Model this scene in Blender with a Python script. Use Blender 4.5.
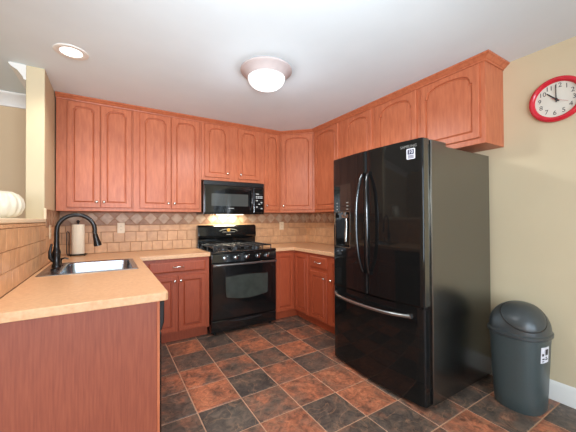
import bpy, bmesh, math, random
from mathutils import Vector, Matrix
R = random.Random(7)
PI = math.pi
for o in list(bpy.data.objects):
    bpy.data.objects.remove(o)
S = bpy.context.scene
COL = S.collection

# ------------------------------------------------------------------ camera
cam_d = bpy.data.cameras.new('camera')
cam = bpy.data.objects.new('camera', cam_d)
COL.objects.link(cam)
S.camera = cam
YAW, PITCH, ROLL, FPX = 0.5519, 0.0112, -0.0057, 291.92
cam_d.sensor_fit = 'HORIZONTAL'
cam_d.sensor_width = 36.0
cam_d.lens = FPX / 576.0 * 36.0
cam_d.clip_start = 0.05
_F = Vector((math.sin(YAW), math.cos(YAW), 0)); _R = Vector((math.cos(YAW), -math.sin(YAW), 0)); _U = Vector((0, 0, 1))
_F2 = _F * math.cos(PITCH) + _U * math.sin(PITCH); _U2 = _U * math.cos(PITCH) - _F * math.sin(PITCH)
_R3 = _R * math.cos(ROLL) + _U2 * math.sin(ROLL); _U3 = _U2 * math.cos(ROLL) - _R * math.sin(ROLL)
cam.matrix_world = Matrix(((_R3.x, _U3.x, -_F2.x, -2.6361), (_R3.y, _U3.y, -_F2.y, -3.7538), (_R3.z, _U3.z, -_F2.z, 1.2607), (0, 0, 0, 1)))

# ------------------------------------------------------------------ world, large lights, exposure
W = bpy.data.worlds.new('daylight'); S.world = W; W.use_nodes = True
_bg = W.node_tree.nodes['Background']
_bg.inputs[0].default_value = (0.80, 0.90, 1.0, 1); _bg.inputs[1].default_value = 1.6
S.view_settings.view_transform = 'Standard'
S.view_settings.look = 'None'
S.view_settings.gamma = 1.0
S.view_settings.use_curve_mapping = False
S.view_settings.exposure = 0.07

def light(name, kind, loc, power, color=(1, 1, 1), size=0.1, size_y=None, rot=(0, 0, 0), spot=None, blend=0.6):
    d = bpy.data.lights.new(name, kind)
    d.energy = power; d.color = color
    if kind == 'AREA':
        d.size = size
        if size_y:
            d.shape = 'RECTANGLE'; d.size_y = size_y
    else:
        d.shadow_soft_size = size
    if kind == 'SPOT':
        d.spot_size = spot; d.spot_blend = blend
    o = bpy.data.objects.new(name, d); o.location = loc; o.rotation_euler = rot
    COL.objects.link(o)
    return o

H = 2.463          # ceiling height
# fill light added behind the camera, at a made-up window
light('rear_fill', 'AREA', (-2.3, -6.9, 1.35), 82, (0.76, 0.96, 1.16), 2.6, 1.9, rot=(PI / 2, 0, 0))
# fill light added in the room beyond the half wall, no window there
light('side_room_fill', 'AREA', (-5.2, -6.9, 1.4), 120, (0.84, 0.96, 1.12), 1.6, 1.5, rot=(PI / 2, 0, 0))
# fill light added behind the camera, under an unseen pendant shade modelled below
light('pendant_fill', 'POINT', (-2.0, -4.75, 1.62), 38, (0.80, 0.97, 1.14), 0.16)
# the photographer's flash, bounced off the ceiling
_fl = light('bounce_flash', 'SPOT', (-2.45, -3.65, 1.45), 165, (0.89, 0.98, 1.06), 0.20, spot=1.8, blend=1.0)
_fl.rotation_euler = (Vector((-1.45, -1.55, H)) - Vector((-2.45, -3.65, 1.45))).to_track_quat('-Z', 'Y').to_euler()
light('ceiling_lamp_bulb', 'POINT', (-1.555, -1.68, 2.255), 3.2, (0.90, 0.98, 1.08), 0.04)
light('ceiling_lamp_down', 'SPOT', (-1.555, -1.68, 2.30), 50, (0.94, 0.99, 1.04), 0.14, spot=3.05, blend=0.3)
light('recessed_bulb', 'SPOT', (-2.862, -1.185, 2.44), 24, (1.0, 0.92, 0.78), 0.06, spot=2.5)
light('recessed_fill_near', 'SPOT', (-2.60, -2.45, 2.44), 42, (0.92, 0.97, 1.0), 0.06, spot=2.5)  # unseen recessed spot, moved left to brighten the right wall cabinets
light('hood_bulb', 'AREA', (-1.30, -0.13, 1.318), 7, (1.0, 0.90, 0.70), 0.30, 0.06, rot=(0.25, 0, 0))

# ------------------------------------------------------------------ materials
def nt(m):
    return m.node_tree.nodes, m.node_tree.links

def mat(name, color, rough=0.5, metal=0.0, var=0.0, scale=20.0, stretch=(1, 1, 1), bump=0.0, island=0.0, spec=0.5,
        emit=None, emit_s=0.0, color2=None, detail=4.0, coat=0.0, ramp=(0.35, 0.65), bscale=None):
    m = bpy.data.materials.new(name); m.use_nodes = True
    N, L = nt(m)
    b = N['Principled BSDF']
    b.inputs['Roughness'].default_value = rough
    b.inputs['Metallic'].default_value = metal
    b.inputs['Specular IOR Level'].default_value = spec
    b.inputs['Coat Weight'].default_value = coat
    b.inputs['Coat Roughness'].default_value = 0.08
    c = (*color, 1)
    tc = N.new('ShaderNodeTexCoord'); mp = N.new('ShaderNodeMapping'); mp.inputs['Scale'].default_value = stretch
    L.new(tc.outputs['Object'], mp.inputs['Vector'])
    no = N.new('ShaderNodeTexNoise'); no.inputs['Scale'].default_value = scale; no.inputs['Detail'].default_value = detail
    L.new(mp.outputs[0], no.inputs['Vector'])
    rp = N.new('ShaderNodeValToRGB')
    c2 = color2 if color2 else tuple(x * (1 - var) for x in color)
    rp.color_ramp.elements[0].position = ramp[0]; rp.color_ramp.elements[1].position = ramp[1]
    rp.color_ramp.elements[0].color = (*c2, 1); rp.color_ramp.elements[1].color = c
    L.new(no.outputs['Fac'], rp.inputs[0])
    out = rp.outputs[0]
    if island:
        g = N.new('ShaderNodeNewGeometry'); mr = N.new('ShaderNodeMapRange')
        mr.inputs['To Min'].default_value = 1 - island; mr.inputs['To Max'].default_value = 1 + island * 0.6
        L.new(g.outputs['Random Per Island'], mr.inputs['Value'])
        mx = N.new('ShaderNodeVectorMath'); mx.operation = 'SCALE'
        L.new(out, mx.inputs[0]); L.new(mr.outputs[0], mx.inputs['Scale'])
        out = mx.outputs[0]
    L.new(out, b.inputs['Base Color'])
    if bump:
        bp = N.new('ShaderNodeBump'); bp.inputs['Strength'].default_value = bump; bp.inputs['Distance'].default_value = 0.002
        if bscale:
            n2 = N.new('ShaderNodeTexNoise'); n2.inputs['Scale'].default_value = bscale
            L.new(mp.outputs[0], n2.inputs['Vector']); L.new(n2.outputs['Fac'], bp.inputs['Height'])
        else:
            L.new(no.outputs['Fac'], bp.inputs['Height'])
        L.new(bp.outputs[0], b.inputs['Normal'])
    if emit:
        b.inputs['Emission Color'].default_value = (*emit, 1); b.inputs['Emission Strength'].default_value = emit_s
    return m

def srgb(r, g, b):
    f = lambda v: ((v / 255 + 0.055) / 1.055) ** 2.4 if v > 10 else v / 255 / 12.92
    return (f(r), f(g), f(b))

M = {}
M['ceiling'] = mat('ceiling_paint', srgb(228, 238, 241), 0.9, var=0.03, scale=3)
M['wall'] = mat('cream_paint', srgb(213, 195, 160), 0.75, var=0.03, scale=2.5)
M['farwall'] = mat('tan_paint', srgb(212, 184, 148), 0.8, var=0.03, scale=2.5)
M['white'] = mat('white_trim_paint', srgb(236, 232, 224), 0.45, var=0.02, scale=6)
M['ledge'] = mat('cream_ledge_paint', srgb(238, 214, 178), 0.4, var=0.03, scale=6)
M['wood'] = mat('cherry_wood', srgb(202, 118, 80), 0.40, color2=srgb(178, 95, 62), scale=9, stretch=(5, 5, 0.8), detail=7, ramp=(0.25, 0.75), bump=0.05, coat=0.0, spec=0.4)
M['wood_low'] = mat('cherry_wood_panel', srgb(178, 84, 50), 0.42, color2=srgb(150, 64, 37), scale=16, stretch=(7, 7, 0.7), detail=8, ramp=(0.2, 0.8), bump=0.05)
M['wood_panel'] = mat('cherry_veneer_panel', srgb(158, 84, 58), 0.45, color2=srgb(134, 66, 46), scale=14, stretch=(9, 9, 0.55), detail=10, ramp=(0.25, 0.75), bump=0.05)
M['counter'] = mat('peach_laminate', srgb(230, 182, 138), 0.30, color2=srgb(214, 162, 118), scale=60, detail=6, ramp=(0.3, 0.7))
M['grout_wall'] = mat('sand_grout', srgb(178, 132, 96), 0.9, var=0.1, scale=40)
M['tile'] = mat('travertine_tile', srgb(218, 168, 122), 0.45, color2=srgb(196, 146, 104), scale=16, detail=6, island=0.10, bump=0.15, ramp=(0.3, 0.7))
M['tile_grey'] = mat('travertine_diamond', srgb(196, 164, 134), 0.45, color2=srgb(172, 136, 106), scale=20, detail=6, island=0.10, bump=0.15)
M['tile_back'] = mat('travertine_dark_triangle', srgb(174, 130, 98), 0.5, color2=srgb(152, 110, 80), scale=20, detail=6, island=0.08, bump=0.15)
M['grout_floor'] = mat('floor_grout', srgb(206, 160, 128), 0.9, var=0.12, scale=30)
M['black'] = mat('black_enamel', (0.006, 0.006, 0.006), 0.10, var=0.1, spec=0.5, coat=0.3)
M['black_glass'] = mat('dark_glass', (0.012, 0.014, 0.012), 0.06, var=0.1, spec=0.6)
M['oven_glass'] = mat('oven_window_glass', (0.05, 0.055, 0.045), 0.10, var=0.25, scale=14, spec=0.7)
M['mw_glass'] = mat('microwave_window_glass', (0.075, 0.078, 0.07), 0.10, var=0.15, scale=400, spec=0.6)
M['black_satin'] = mat('black_satin_plastic', (0.012, 0.012, 0.012), 0.38, var=0.2, scale=60)
M['iron'] = mat('cast_iron', (0.03, 0.03, 0.03), 0.28, var=0.3, scale=80, bump=0.1)
M['fridge_door'] = mat('black_glossy_door', (0.008, 0.0075, 0.007), 0.05, var=0.1, spec=0.32)
M['fridge_side'] = mat('charcoal_textured_steel', (0.245, 0.243, 0.235), 0.27, metal=1.0, var=0.12, scale=500, bump=0.05)
M['fridge_edge'] = mat('charcoal_door_edge', (0.19, 0.185, 0.16), 0.22, metal=0.9, var=0.1, scale=100)
M['handle_black'] = mat('black_chrome', (0.06, 0.06, 0.06), 0.16, metal=0.9, var=0.1)
M['handle_sheen'] = mat('grey_sheen_handle', (0.34, 0.34, 0.33), 0.25, metal=0.9, var=0.1)  # stove and freezer handle highlights painted in as lighter grey
M['chrome'] = mat('chrome', (0.78, 0.78, 0.78), 0.14, metal=1.0, var=0.05)
M['nickel'] = mat('brushed_nickel', (0.80, 0.76, 0.70), 0.25, metal=1.0, var=0.08, scale=50)
M['steel'] = mat('stainless_steel', (0.42, 0.46, 0.50), 0.26, metal=1.0, var=0.08, scale=30, stretch=(1, 12, 1))
M['bronze'] = mat('oil_rubbed_bronze', (0.022, 0.018, 0.016), 0.28, metal=0.6, var=0.3, scale=30, coat=0.2)
M['pewter'] = mat('pinkish_nickel_pan', srgb(198, 184, 180), 0.4, metal=0.0, var=0.06, scale=20)
M['paper'] = mat('paper_towel', srgb(240, 226, 202), 0.95, var=0.05, scale=120, bump=0.15)
M['plastic_ivory'] = mat('ivory_plastic', srgb(226, 200, 164), 0.4, var=0.04, scale=10)
M['dark_slot'] = mat('dark_slot', (0.02, 0.018, 0.015), 0.6, var=0.1)
M['glass_lamp'] = mat('frosted_lamp_glass', (0.9, 0.9, 0.88), 0.4, var=0.02, emit=(0.93, 0.96, 1.0), emit_s=0.72)
M['lamp_hot'] = mat('recessed_lamp_lens', (0.9, 0.9, 0.88), 0.4, var=0.02, emit=(1.0, 0.97, 0.92), emit_s=3.0)
M['hood_lens'] = mat('hood_lamp_lens', (0.9, 0.9, 0.88), 0.4, var=0.02, emit=(1.0, 0.93, 0.78), emit_s=3.0)
M['red'] = mat('red_gloss_plastic', srgb(214, 34, 52), 0.2, var=0.08, scale=20, coat=0.3)
M['clock_face'] = mat('clock_face_paper', srgb(226, 222, 206), 0.6, var=0.03, scale=12)
M['print_black'] = mat('dark_print', (0.035, 0.03, 0.03), 0.6, var=0.1)
M['print_red'] = mat('red_print', srgb(200, 60, 60), 0.5, var=0.1)
M['print_grey'] = mat('pale_grey_print', srgb(196, 196, 190), 0.4, var=0.05)
M['print_dim'] = mat('dim_grey_print', srgb(134, 132, 126), 0.4, var=0.05)
M['gold'] = mat('gold_print', srgb(170, 128, 50), 0.35, metal=0.4, var=0.1)
M['sticker'] = mat('white_sticker', srgb(222, 220, 226), 0.5, var=0.03, scale=30)
M['ink_blue'] = mat('navy_print', srgb(40, 40, 66), 0.5, var=0.1)
M['bin'] = mat('charcoal_bin_plastic', (0.056, 0.072, 0.071), 0.34, var=0.12, scale=200, bump=0.05)
M['bin_lid'] = mat('charcoal_lid_plastic', (0.050, 0.056, 0.056), 0.30, var=0.12, scale=200)
M['vase'] = mat('white_ceramic', srgb(218, 210, 190), 0.35, var=0.04, scale=12)
M['pane'] = mat('fill_window_pane', (0.8, 0.9, 1.0), 0.05, var=0.0, emit=(0.85, 0.93, 1.0), emit_s=1.0)  # glow for the unseen window added behind the camera

# slate-look floor tile: dark charcoal and rust clouds, each tile its own tone (attribute 'tone')
def floor_mat():
    m = bpy.data.materials.new('slate_look_tile'); m.use_nodes = True
    N, L = nt(m); b = N['Principled BSDF']
    tc = N.new('ShaderNodeTexCoord')
    at = N.new('ShaderNodeAttribute'); at.attribute_name = 'tone'
    off = N.new('ShaderNodeVectorMath'); off.operation = 'MULTIPLY_ADD'
    L.new(at.outputs['Vector'], off.inputs[0]); off.inputs[1].default_value = (7.3, 3.1, 9.7); L.new(tc.outputs['Object'], off.inputs[2])
    n1 = N.new('ShaderNodeTexNoise'); n1.inputs['Scale'].default_value = 5.5; n1.inputs['Detail'].default_value = 8; n1.inputs['Roughness'].default_value = 0.68
    n1.inputs['Distortion'].default_value = 0.5
    n2 = N.new('ShaderNodeTexNoise'); n2.inputs['Scale'].default_value = 20; n2.inputs['Detail'].default_value = 9; n2.inputs['Roughness'].default_value = 0.72; n2.inputs['Distortion'].default_value = 0.9
    L.new(off.outputs[0], n1.inputs['Vector']); L.new(off.outputs[0], n2.inputs['Vector'])
    sep = N.new('ShaderNodeSeparateXYZ'); L.new(at.outputs['Vector'], sep.inputs[0])
    add = N.new('ShaderNodeMath'); add.operation = 'MULTIPLY_ADD'; L.new(n1.outputs['Fac'], add.inputs[0]); add.inputs[1].default_value = 1.5
    L.new(sep.outputs['X'], add.inputs[2])
    sub = N.new('ShaderNodeMath'); sub.operation = 'SUBTRACT'; L.new(add.outputs[0], sub.inputs[0]); sub.inputs[1].default_value = 0.75
    rp = N.new('ShaderNodeValToRGB'); E = rp.color_ramp.elements
    E[0].position = 0.15; E[0].color = (*srgb(84, 76, 70), 1)
    E[1].position = 0.92; E[1].color = (*srgb(204, 126, 90), 1)
    e = E.new(0.40); e.color = (*srgb(108, 92, 80), 1)
    e = E.new(0.58); e.color = (*srgb(142, 100, 80), 1)
    e = E.new(0.75); e.color = (*srgb(180, 112, 82), 1)
    L.new(sub.outputs[0], rp.inputs[0])
    r2 = N.new('ShaderNodeValToRGB'); q = r2.color_ramp.elements
    q[0].position = 0.36; q[0].color = (0.36, 0.36, 0.38, 1); q[1].position = 0.60; q[1].color = (1.12, 1.08, 1.05, 1)
    L.new(n2.outputs['Fac'], r2.inputs[0])
    mx = N.new('ShaderNodeVectorMath'); mx.operation = 'MULTIPLY'; L.new(rp.outputs[0], mx.inputs[0]); L.new(r2.outputs[0], mx.inputs[1])
    # thin pale veins
    n3 = N.new('ShaderNodeTexNoise'); n3.inputs['Scale'].default_value = 4.0; n3.inputs['Detail'].default_value = 6; n3.inputs['Distortion'].default_value = 1.5
    L.new(off.outputs[0], n3.inputs['Vector'])
    r3 = N.new('ShaderNodeValToRGB'); z = r3.color_ramp.elements
    z[0].position = 0.485; z[0].color = (0, 0, 0, 1); z[1].position = 0.515; z[1].color = (0, 0, 0, 1)
    zz = z.new(0.5); zz.color = (1, 1, 1, 1)
    L.new(n3.outputs['Fac'], r3.inputs[0])
    ms = N.new('ShaderNodeMath'); ms.operation = 'MULTIPLY'; L.new(r3.outputs[0], ms.inputs[0]); ms.inputs[1].default_value = 0.35
    mv = N.new('ShaderNodeMix'); mv.data_type = 'RGBA'; L.new(ms.outputs[0], mv.inputs[0]); L.new(mx.outputs[0], mv.inputs[6]); mv.inputs[7].default_value = (*srgb(196, 148, 112), 1)
    L.new(mv.outputs[2], b.inputs['Base Color'])
    b.inputs['Roughness'].default_value = 0.42
    bp = N.new('ShaderNodeBump'); bp.inputs['Strength'].default_value = 0.25; bp.inputs['Distance'].default_value = 0.002
    L.new(n2.outputs['Fac'], bp.inputs['Height']); L.new(bp.outputs[0], b.inputs['Normal'])
    return m
M['floor_tile'] = floor_mat()

# ------------------------------------------------------------------ mesh helpers
class MB:
    def __init__(self):
        self.v = []; self.f = []
    def add(self, vs, fs):
        n = len(self.v); self.v += [tuple(p) for p in vs]; self.f += [tuple(i + n for i in f) for f in fs]
        return self
    def box(self, x0, x1, y0, y1, z0, z1):
        x0, x1 = min(x0, x1), max(x0, x1); y0, y1 = min(y0, y1), max(y0, y1); z0, z1 = min(z0, z1), max(z0, z1)
        vs = [(x, y, z) for z in (z0, z1) for y in (y0, y1) for x in (x0, x1)]
        return self.add(vs, [(0, 2, 3, 1), (4, 5, 7, 6), (0, 1, 5, 4), (2, 6, 7, 3), (0, 4, 6, 2), (1, 3, 7, 5)])
    def loops(self, loops, cap0=True, cap1=True, closed=True):
        n = len(loops[0]); base = len(self.v)
        for lp in loops:
            self.v += [tuple(p) for p in lp]
        for i in range(len(loops) - 1):
            for j in range(n if closed else n - 1):
                k = (j + 1) % n
                a = base + i * n
                self.f.append((a + j, a + k, a + n + k, a + n + j))
        if cap0: self.f.append(tuple(base + j for j in reversed(range(n))))
        if cap1: self.f.append(tuple(base + (len(loops) - 1) * n + j for j in range(n)))
        return self
    def prism(self, poly, axis, a0, a1):
        mk = {'z': lambda p, a: (p[0], p[1], a), 'y': lambda p, a: (p[0], a, p[1]), 'x': lambda p, a: (a, p[0], p[1])}[axis]
        return self.loops([[mk(p, a0) for p in poly], [mk(p, a1) for p in poly]])
    def lathe(self, prof, c=(0, 0, 0), axis='z', n=32, cap0=True, cap1=True):
        L = []
        for r, h in prof:
            lp = []
            for i in range(n):
                t = 2 * PI * i / n; a, b = r * math.cos(t), r * math.sin(t)
                p = {'z': (a, b, h), 'y': (a, h, b), 'x': (h, a, b)}[axis]
                lp.append((p[0] + c[0], p[1] + c[1], p[2] + c[2]))
            L.append(lp)
        return self.loops(L, cap0, cap1)
    def tube(self, path, rad, n=10, closed=False):
        P = [Vector(p) for p in path]; m = len(P)
        rr = rad if isinstance(rad, (list, tuple)) else [rad] * m
        up = None; L = []
        for i in range(m):
            if closed: t = (P[(i + 1) % m] - P[i - 1])
            else: t = P[min(i + 1, m - 1)] - P[max(i - 1, 0)]
            t.normalize()
            if up is None:
                up = Vector((0, 0, 1)) if abs(t.z) < 0.9 else Vector((1, 0, 0))
            s = t.cross(up).normalized(); up = s.cross(t).normalized()
            L.append([tuple(P[i] + (s * math.cos(2 * PI * k / n) + up * math.sin(2 * PI * k / n)) * rr[i]) for k in range(n)])
        if closed:
            L.append(L[0]); return self.loops(L, False, False)
        return self.loops(L)
    def build(self, name, m, parent=None, local=False, bevel=0.0, smooth=None, seg=2):
        me = bpy.data.meshes.new(name)
        vs = self.v
        if parent is not None and not local:
            r = parent
            while r.parent: r = r.parent
            o = r.location
            vs = [(p[0] - o[0], p[1] - o[1], p[2] - o[2]) for p in vs]
        me.from_pydata(vs, [], self.f)
        bm = bmesh.new(); bm.from_mesh(me)
        bmesh.ops.recalc_face_normals(bm, faces=bm.faces)
        bm.to_mesh(me); bm.free()
        me.materials.append(M[m])
        if smooth is not None:
            me.shade_smooth(); me.set_sharp_from_angle(angle=math.radians(smooth))
        ob = bpy.data.objects.new(name, me); COL.objects.link(ob)
        if parent is not None: ob.parent = parent
        if bevel:
            bv = ob.modifiers.new('edge', 'BEVEL'); bv.width = bevel; bv.segments = seg; bv.limit_method = 'ANGLE'; bv.angle_limit = math.radians(35)
        return ob

def thing(name, label, cat, loc=(0, 0, 0), rz=0.0, group=None):
    o = bpy.data.objects.new(name, None); COL.objects.link(o)
    o.empty_display_size = 0.1
    o.location = loc; o.rotation_euler = (0, 0, rz); o['label'] = label; o['category'] = cat
    if group: o['group'] = group
    return o

def struct(o):
    o['kind'] = 'structure'; return o

def arc(cx, cz, r, a0, a1, n):
    return [(cx + r * math.cos(a0 + (a1 - a0) * i / n), cz + r * math.sin(a0 + (a1 - a0) * i / n)) for i in range(n + 1)]

def text_mb(s, size, place, depth=0.0006, mb=None):
    """lettering; place(u, v) gives the point for in-plane coordinates, centred"""
    cu = bpy.data.curves.new('lettering', 'FONT'); cu.body = s; cu.size = size; cu.align_x = 'CENTER'; cu.align_y = 'CENTER'; cu.resolution_u = 3
    ob = bpy.data.objects.new('lettering', cu); COL.objects.link(ob)
    dg = bpy.context.evaluated_depsgraph_get()
    me = bpy.data.meshes.new_from_object(ob.evaluated_get(dg))
    mb = mb or MB()
    mb.add([place(v.co.x, v.co.y) for v in me.vertices], [tuple(p.vertices) for p in me.polygons])
    bpy.data.objects.remove(ob); bpy.data.meshes.remove(me); bpy.data.curves.remove(cu)
    return mb

def clip(poly, axis, val, keep_greater):
    out = []
    for i in range(len(poly)):
        a, b = poly[i], poly[(i + 1) % len(poly)]
        ia = (a[axis] >= val) == keep_greater; ib = (b[axis] >= val) == keep_greater
        if ia: out.append(a)
        if ia != ib:
            t = (val - a[axis]) / (b[axis] - a[axis])
            out.append((a[0] + (b[0] - a[0]) * t, a[1] + (b[1] - a[1]) * t))
    return out

def shrink(poly, d):
    A = sum(poly[i][0] * poly[(i + 1) % len(poly)][1] - poly[(i + 1) % len(poly)][0] * poly[i][1] for i in range(len(poly))) / 2
    if abs(A) < 4e-4: return None
    if A < 0: poly = poly[::-1]
    n = len(poly); out = []
    for i in range(n):
        p0, p, p1 = Vector(poly[i - 1]), Vector(poly[i]), Vector(poly[(i + 1) % n])
        e0 = (p - p0).normalized(); e1 = (p1 - p).normalized()
        n0 = Vector((-e0.y, e0.x)); n1 = Vector((-e1.y, e1.x))
        k = 1 + n0.dot(n1)
        q = p + (n0 + n1) * (d / max(k, 0.3)); out.append((q.x, q.y))
    return out

# ------------------------------------------------------------------ setting
TX0, TP, TY0, TQ = -2.138, 0.3042, -0.598, 0.3020      # floor tile grid
fl = struct(MB().box(-6.6, 0.12, -7.0, 0.12, -0.10, -0.004).build('floor', 'grout_floor'))
tone_fix = {}
# tones of the tiles that show in the photo, (column, row) counted from the first joint: 0 dark, 1 rust
for k, v in {(0, 0): .70, (1, 0): .35, (2, 0): .62, (0, 1): .35, (1, 1): .50, (2, 1): .72, (3, 1): .45, (4, 1): .66, (0, 2): .66, (1, 2): .60, (2, 2): .40, (3, 2): .76, (4, 2): .42,
             (0, 3): .80, (1, 3): .30, (2, 3): .70, (3, 3): .36, (4, 3): .60, (0, 4): .32, (1, 4): .58, (2, 4): .74, (3, 4): .74, (0, 5): .55, (1, 5): .66, (2, 5): .36, (3, 5): .78, (4, 5): .42,
             (3, 6): .40, (4, 6): .52, (5, 6): .36, (4, 7): .74, (5, 7): .40, (6, 7): .60, (6, 6): .38, (-1, 1): .45, (-1, 2): .60, (-1, 3): .42, (-1, 4): .45}.items():
    tone_fix[k] = v
fm = MB(); tones = []
for i in range(-9, 8):
    for j in range(-3, 22):
        x0, x1 = TX0 + i * TP, TX0 + (i + 1) * TP
        y1, y0 = TY0 - j * TQ, TY0 - (j + 1) * TQ
        x0, x1, y0, y1 = max(x0, -6.0), min(x1, 0.0), max(y0, -6.9), min(y1, 0.0)
        if x1 - x0 < 0.02 or y1 - y0 < 0.02: continue
        g = 0.0042; b = 0.003
        n0 = len(fm.v)
        fm.loops([[(x0 + g, y0 + g, -0.004), (x1 - g, y0 + g, -0.004), (x1 - g, y1 - g, -0.004), (x0 + g, y1 - g, -0.004)],
                  [(x0 + g, y0 + g, -0.0015), (x1 - g, y0 + g, -0.0015), (x1 - g, y1 - g, -0.0015), (x0 + g, y1 - g, -0.0015)],
                  [(x0 + g + b, y0 + g + b, 0), (x1 - g - b, y0 + g + b, 0), (x1 - g - b, y1 - g - b, 0), (x0 + g + b, y1 - g - b, 0)]], cap0=False)
        t = tone_fix.get((i, j), R.choice((.33, .4, .5, .62, .72, .78)))
        tones += [(t, R.random(), R.random())] * (len(fm.v) - n0)
ft = fm.build('tiles', 'floor_tile', fl)
at = ft.data.attributes.new('tone', 'FLOAT_VECTOR', 'POINT')
for i, t in enumerate(tones): at.data[i].vector = t

struct(MB().box(-6.6, 0.12, -7.0, 0.12, H, H + 0.1).build('ceiling', 'ceiling'))
wb = struct(MB().box(-6.6, 0.12, 0.0, 0.12, 0, H).build('wall_back', 'farwall'))
wr = struct(MB().box(0.0, 0.12, -7.0, 0.0, 0, H).build('wall_right', 'wall'))
WLX, WLO = -3.065, -3.178          # kitchen face and far face of the stub wall / half wall
STUB = -0.79
wl = MB(); wl.box(WLO, WLX, STUB, 0.0, 0, H); wl.box(WLO, WLX, -2.28, STUB, 0, 1.247)
wl = struct(wl.build('wall_left', 'wall', bevel=0.004))
lg = MB(); lg.prism([(-3.40, STUB + 0.0), (WLO, STUB), (WLX + 0.012, STUB), (WLX + 0.012, -2.30), (-3.40, -2.30)], 'z', 1.247, 1.274)
lg = struct(lg.build('trim_1', 'ledge', bevel=0.006))
# outer walls of the open plan (behind and to the side of the camera)
wfr = MB()
for a in ((-6.6, -3.7, 0, H), (-0.9, 0.12, 0, H), (-3.7, -0.9, 0, 0.35), (-3.7, -0.9, 2.35, H)): wfr.box(a[0], a[1], -7.1, -7.0, a[2], a[3])
struct(wfr.build('wall_front', 'wall'))
w1 = struct(MB().box(-3.7, -0.9, -7.06, -7.05, 0.35, 2.35).build('fill_window_1', 'pane'))  # unseen glowing window and frame, added to go with the rear fill light
wf = MB()
for x in (-3.7, -2.33, -0.95): wf.box(x, x + 0.06, -7.08, -6.99, 0.35, 2.35)
for z in (0.35, 2.29): wf.box(-3.7, -0.9, -7.08, -6.99, z, z + 0.06)
wf.build('fill_window_frame', 'white', w1)
wsd = MB()
wsd.box(-6.7, -6.6, -7.0, 0.12, 0, H)
struct(wsd.build('wall_side_room', 'farwall'))

def sweep(path, prof, side=1):
    """profile of (outward offset, z) carried along a plan path with mitred corners"""
    n = len(path); L = []
    for i in range(n):
        p = Vector(path[i])
        d0 = (p - Vector(path[i - 1])).normalized() if i else None
        d1 = (Vector(path[i + 1]) - p).normalized() if i < n - 1 else None
        n0 = Vector((d0.y, -d0.x)) * side if d0 else None
        n1 = Vector((d1.y, -d1.x)) * side if d1 else None
        if n0 is None: q = n1
        elif n1 is None: q = n0
        else: q = (n0 + n1) / (1 + n0.dot(n1))
        L.append([(p.x + q.x * o, p.y + q.y * o, z) for o, z in prof])
    return MB().loops(L)
# room crown moulding on the far room's walls
cp = [(0, H - 0.115), (0.014, H - 0.112), (0.018, H - 0.095), (0.05, H - 0.05), (0.09, H - 0.025), (0.10, H - 0.012), (0.10, H), (0, H)]
struct(sweep([(-6.6, 0.0), (WLO, 0.0), (WLO, STUB)], cp, 1).build('trim_2', 'white', smooth=30))
# baseboard on the right wall
bpf = [(0.0, 0.0), (0.014, 0.0), (0.014, 0.098), (0.010, 0.112), (0.006, 0.126), (0.0, 0.132)]
struct(sweep([(0.0, -1.70), (0.0, -7.0)], bpf, 1).build('baseboard_right', 'white', smooth=30))

# backsplash tiling: bottom row, square row, narrow row, diamond band
ZC = 0.908; ZU = 1.3525
def tiles(place, u0, u1, zmax, off=0.0, skip=None):
    g = 0.0022; th = 0.007
    sets = {'tile': MB(), 'tile_grey': MB(), 'tile_back': MB()}
    def put(key, poly):
        poly = clip(poly, 0, u0, True)
        if len(poly) >= 3: poly = clip(poly, 0, u1, False)
        if len(poly) >= 3: poly = clip(poly, 1, zmax, False)
        if len(poly) < 3: return
        a = shrink(poly, g)
        if not a: return
        b = shrink(a, 0.002) or a
        if len(b) != len(a): return
        sets[key].loops([[place(p[0], p[1], 0.0005) for p in a], [place(p[0], p[1], th - 0.002) for p in a], [place(p[0], p[1], th) for p in b]], cap0=False)
    P = 0.112
    k0 = int(math.floor(u0 / P)) - 2; k1 = int(math.ceil(u1 / P)) + 2
    low = zmax < 1.3
    for k in range(k0, k1) if low else ():
        a = k * P + off
        for q, (za, zb) in enumerate(((ZC, 1.011), (1.011, 1.112), (1.112, 1.222))):
            d_ = .056 * (q % 2); put('tile', [(a - d_, za), (a + P - d_, za), (a + P - d_, zb), (a - d_, zb)])
    for k in range(k0, k1) if not low else ():
        a = k * P + off
        put('tile', [(a - .056, ZC), (a + P - .056, ZC), (a + P - .056, 1.016), (a - .056, 1.016)])
        put('tile', [(a, 1.016), (a + P, 1.016), (a + P, 1.133), (a, 1.133)])
    for k in range(k0 // 2 - 1, k1 // 2 + 2) if not low else ():
        a = k * 0.224 + off + 0.03
        put('tile', [(a, 1.133), (a + .224, 1.133), (a + .224, 1.207), (a, 1.207)])
    if zmax < 1.3:      # strip of small upright pieces under the ledge
        for k in range(int(u0 / .05) - 2, int(u1 / .05) + 2):
            put('tile', [(k * .05, 1.222), (k * .05 + .05, 1.222), (k * .05 + .05, zmax), (k * .05, zmax)])
    else:
        D = 0.1445; zm = (1.207 + ZU) / 2; hz = (ZU - 1.207) / 2
        for k in range(int(u0 / D) - 2, int(u1 / D) + 2):
            c = k * D + off
            put('tile_grey', [(c - D / 2, zm), (c, zm - hz), (c + D / 2, zm), (c, zm + hz)])
            put('tile_back', [(c, zm - hz), (c + D, zm - hz), (c + D / 2, zm)])
            put('tile_back', [(c, zm + hz), (c + D / 2, zm), (c + D, zm + hz)])
    return sets
def lay(parent, place, u0, u1, zmax, off, gx):
    s = tiles(place, u0, u1, zmax, off)
    gx.build('grout_bed', 'grout_wall', parent)
    for k, nm in (('tile', 'field_tiles'), ('tile_grey', 'diamond_tiles'), ('tile_back', 'triangle_tiles')):
        if s[k].v: s[k].build(nm, k, parent)
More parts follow.
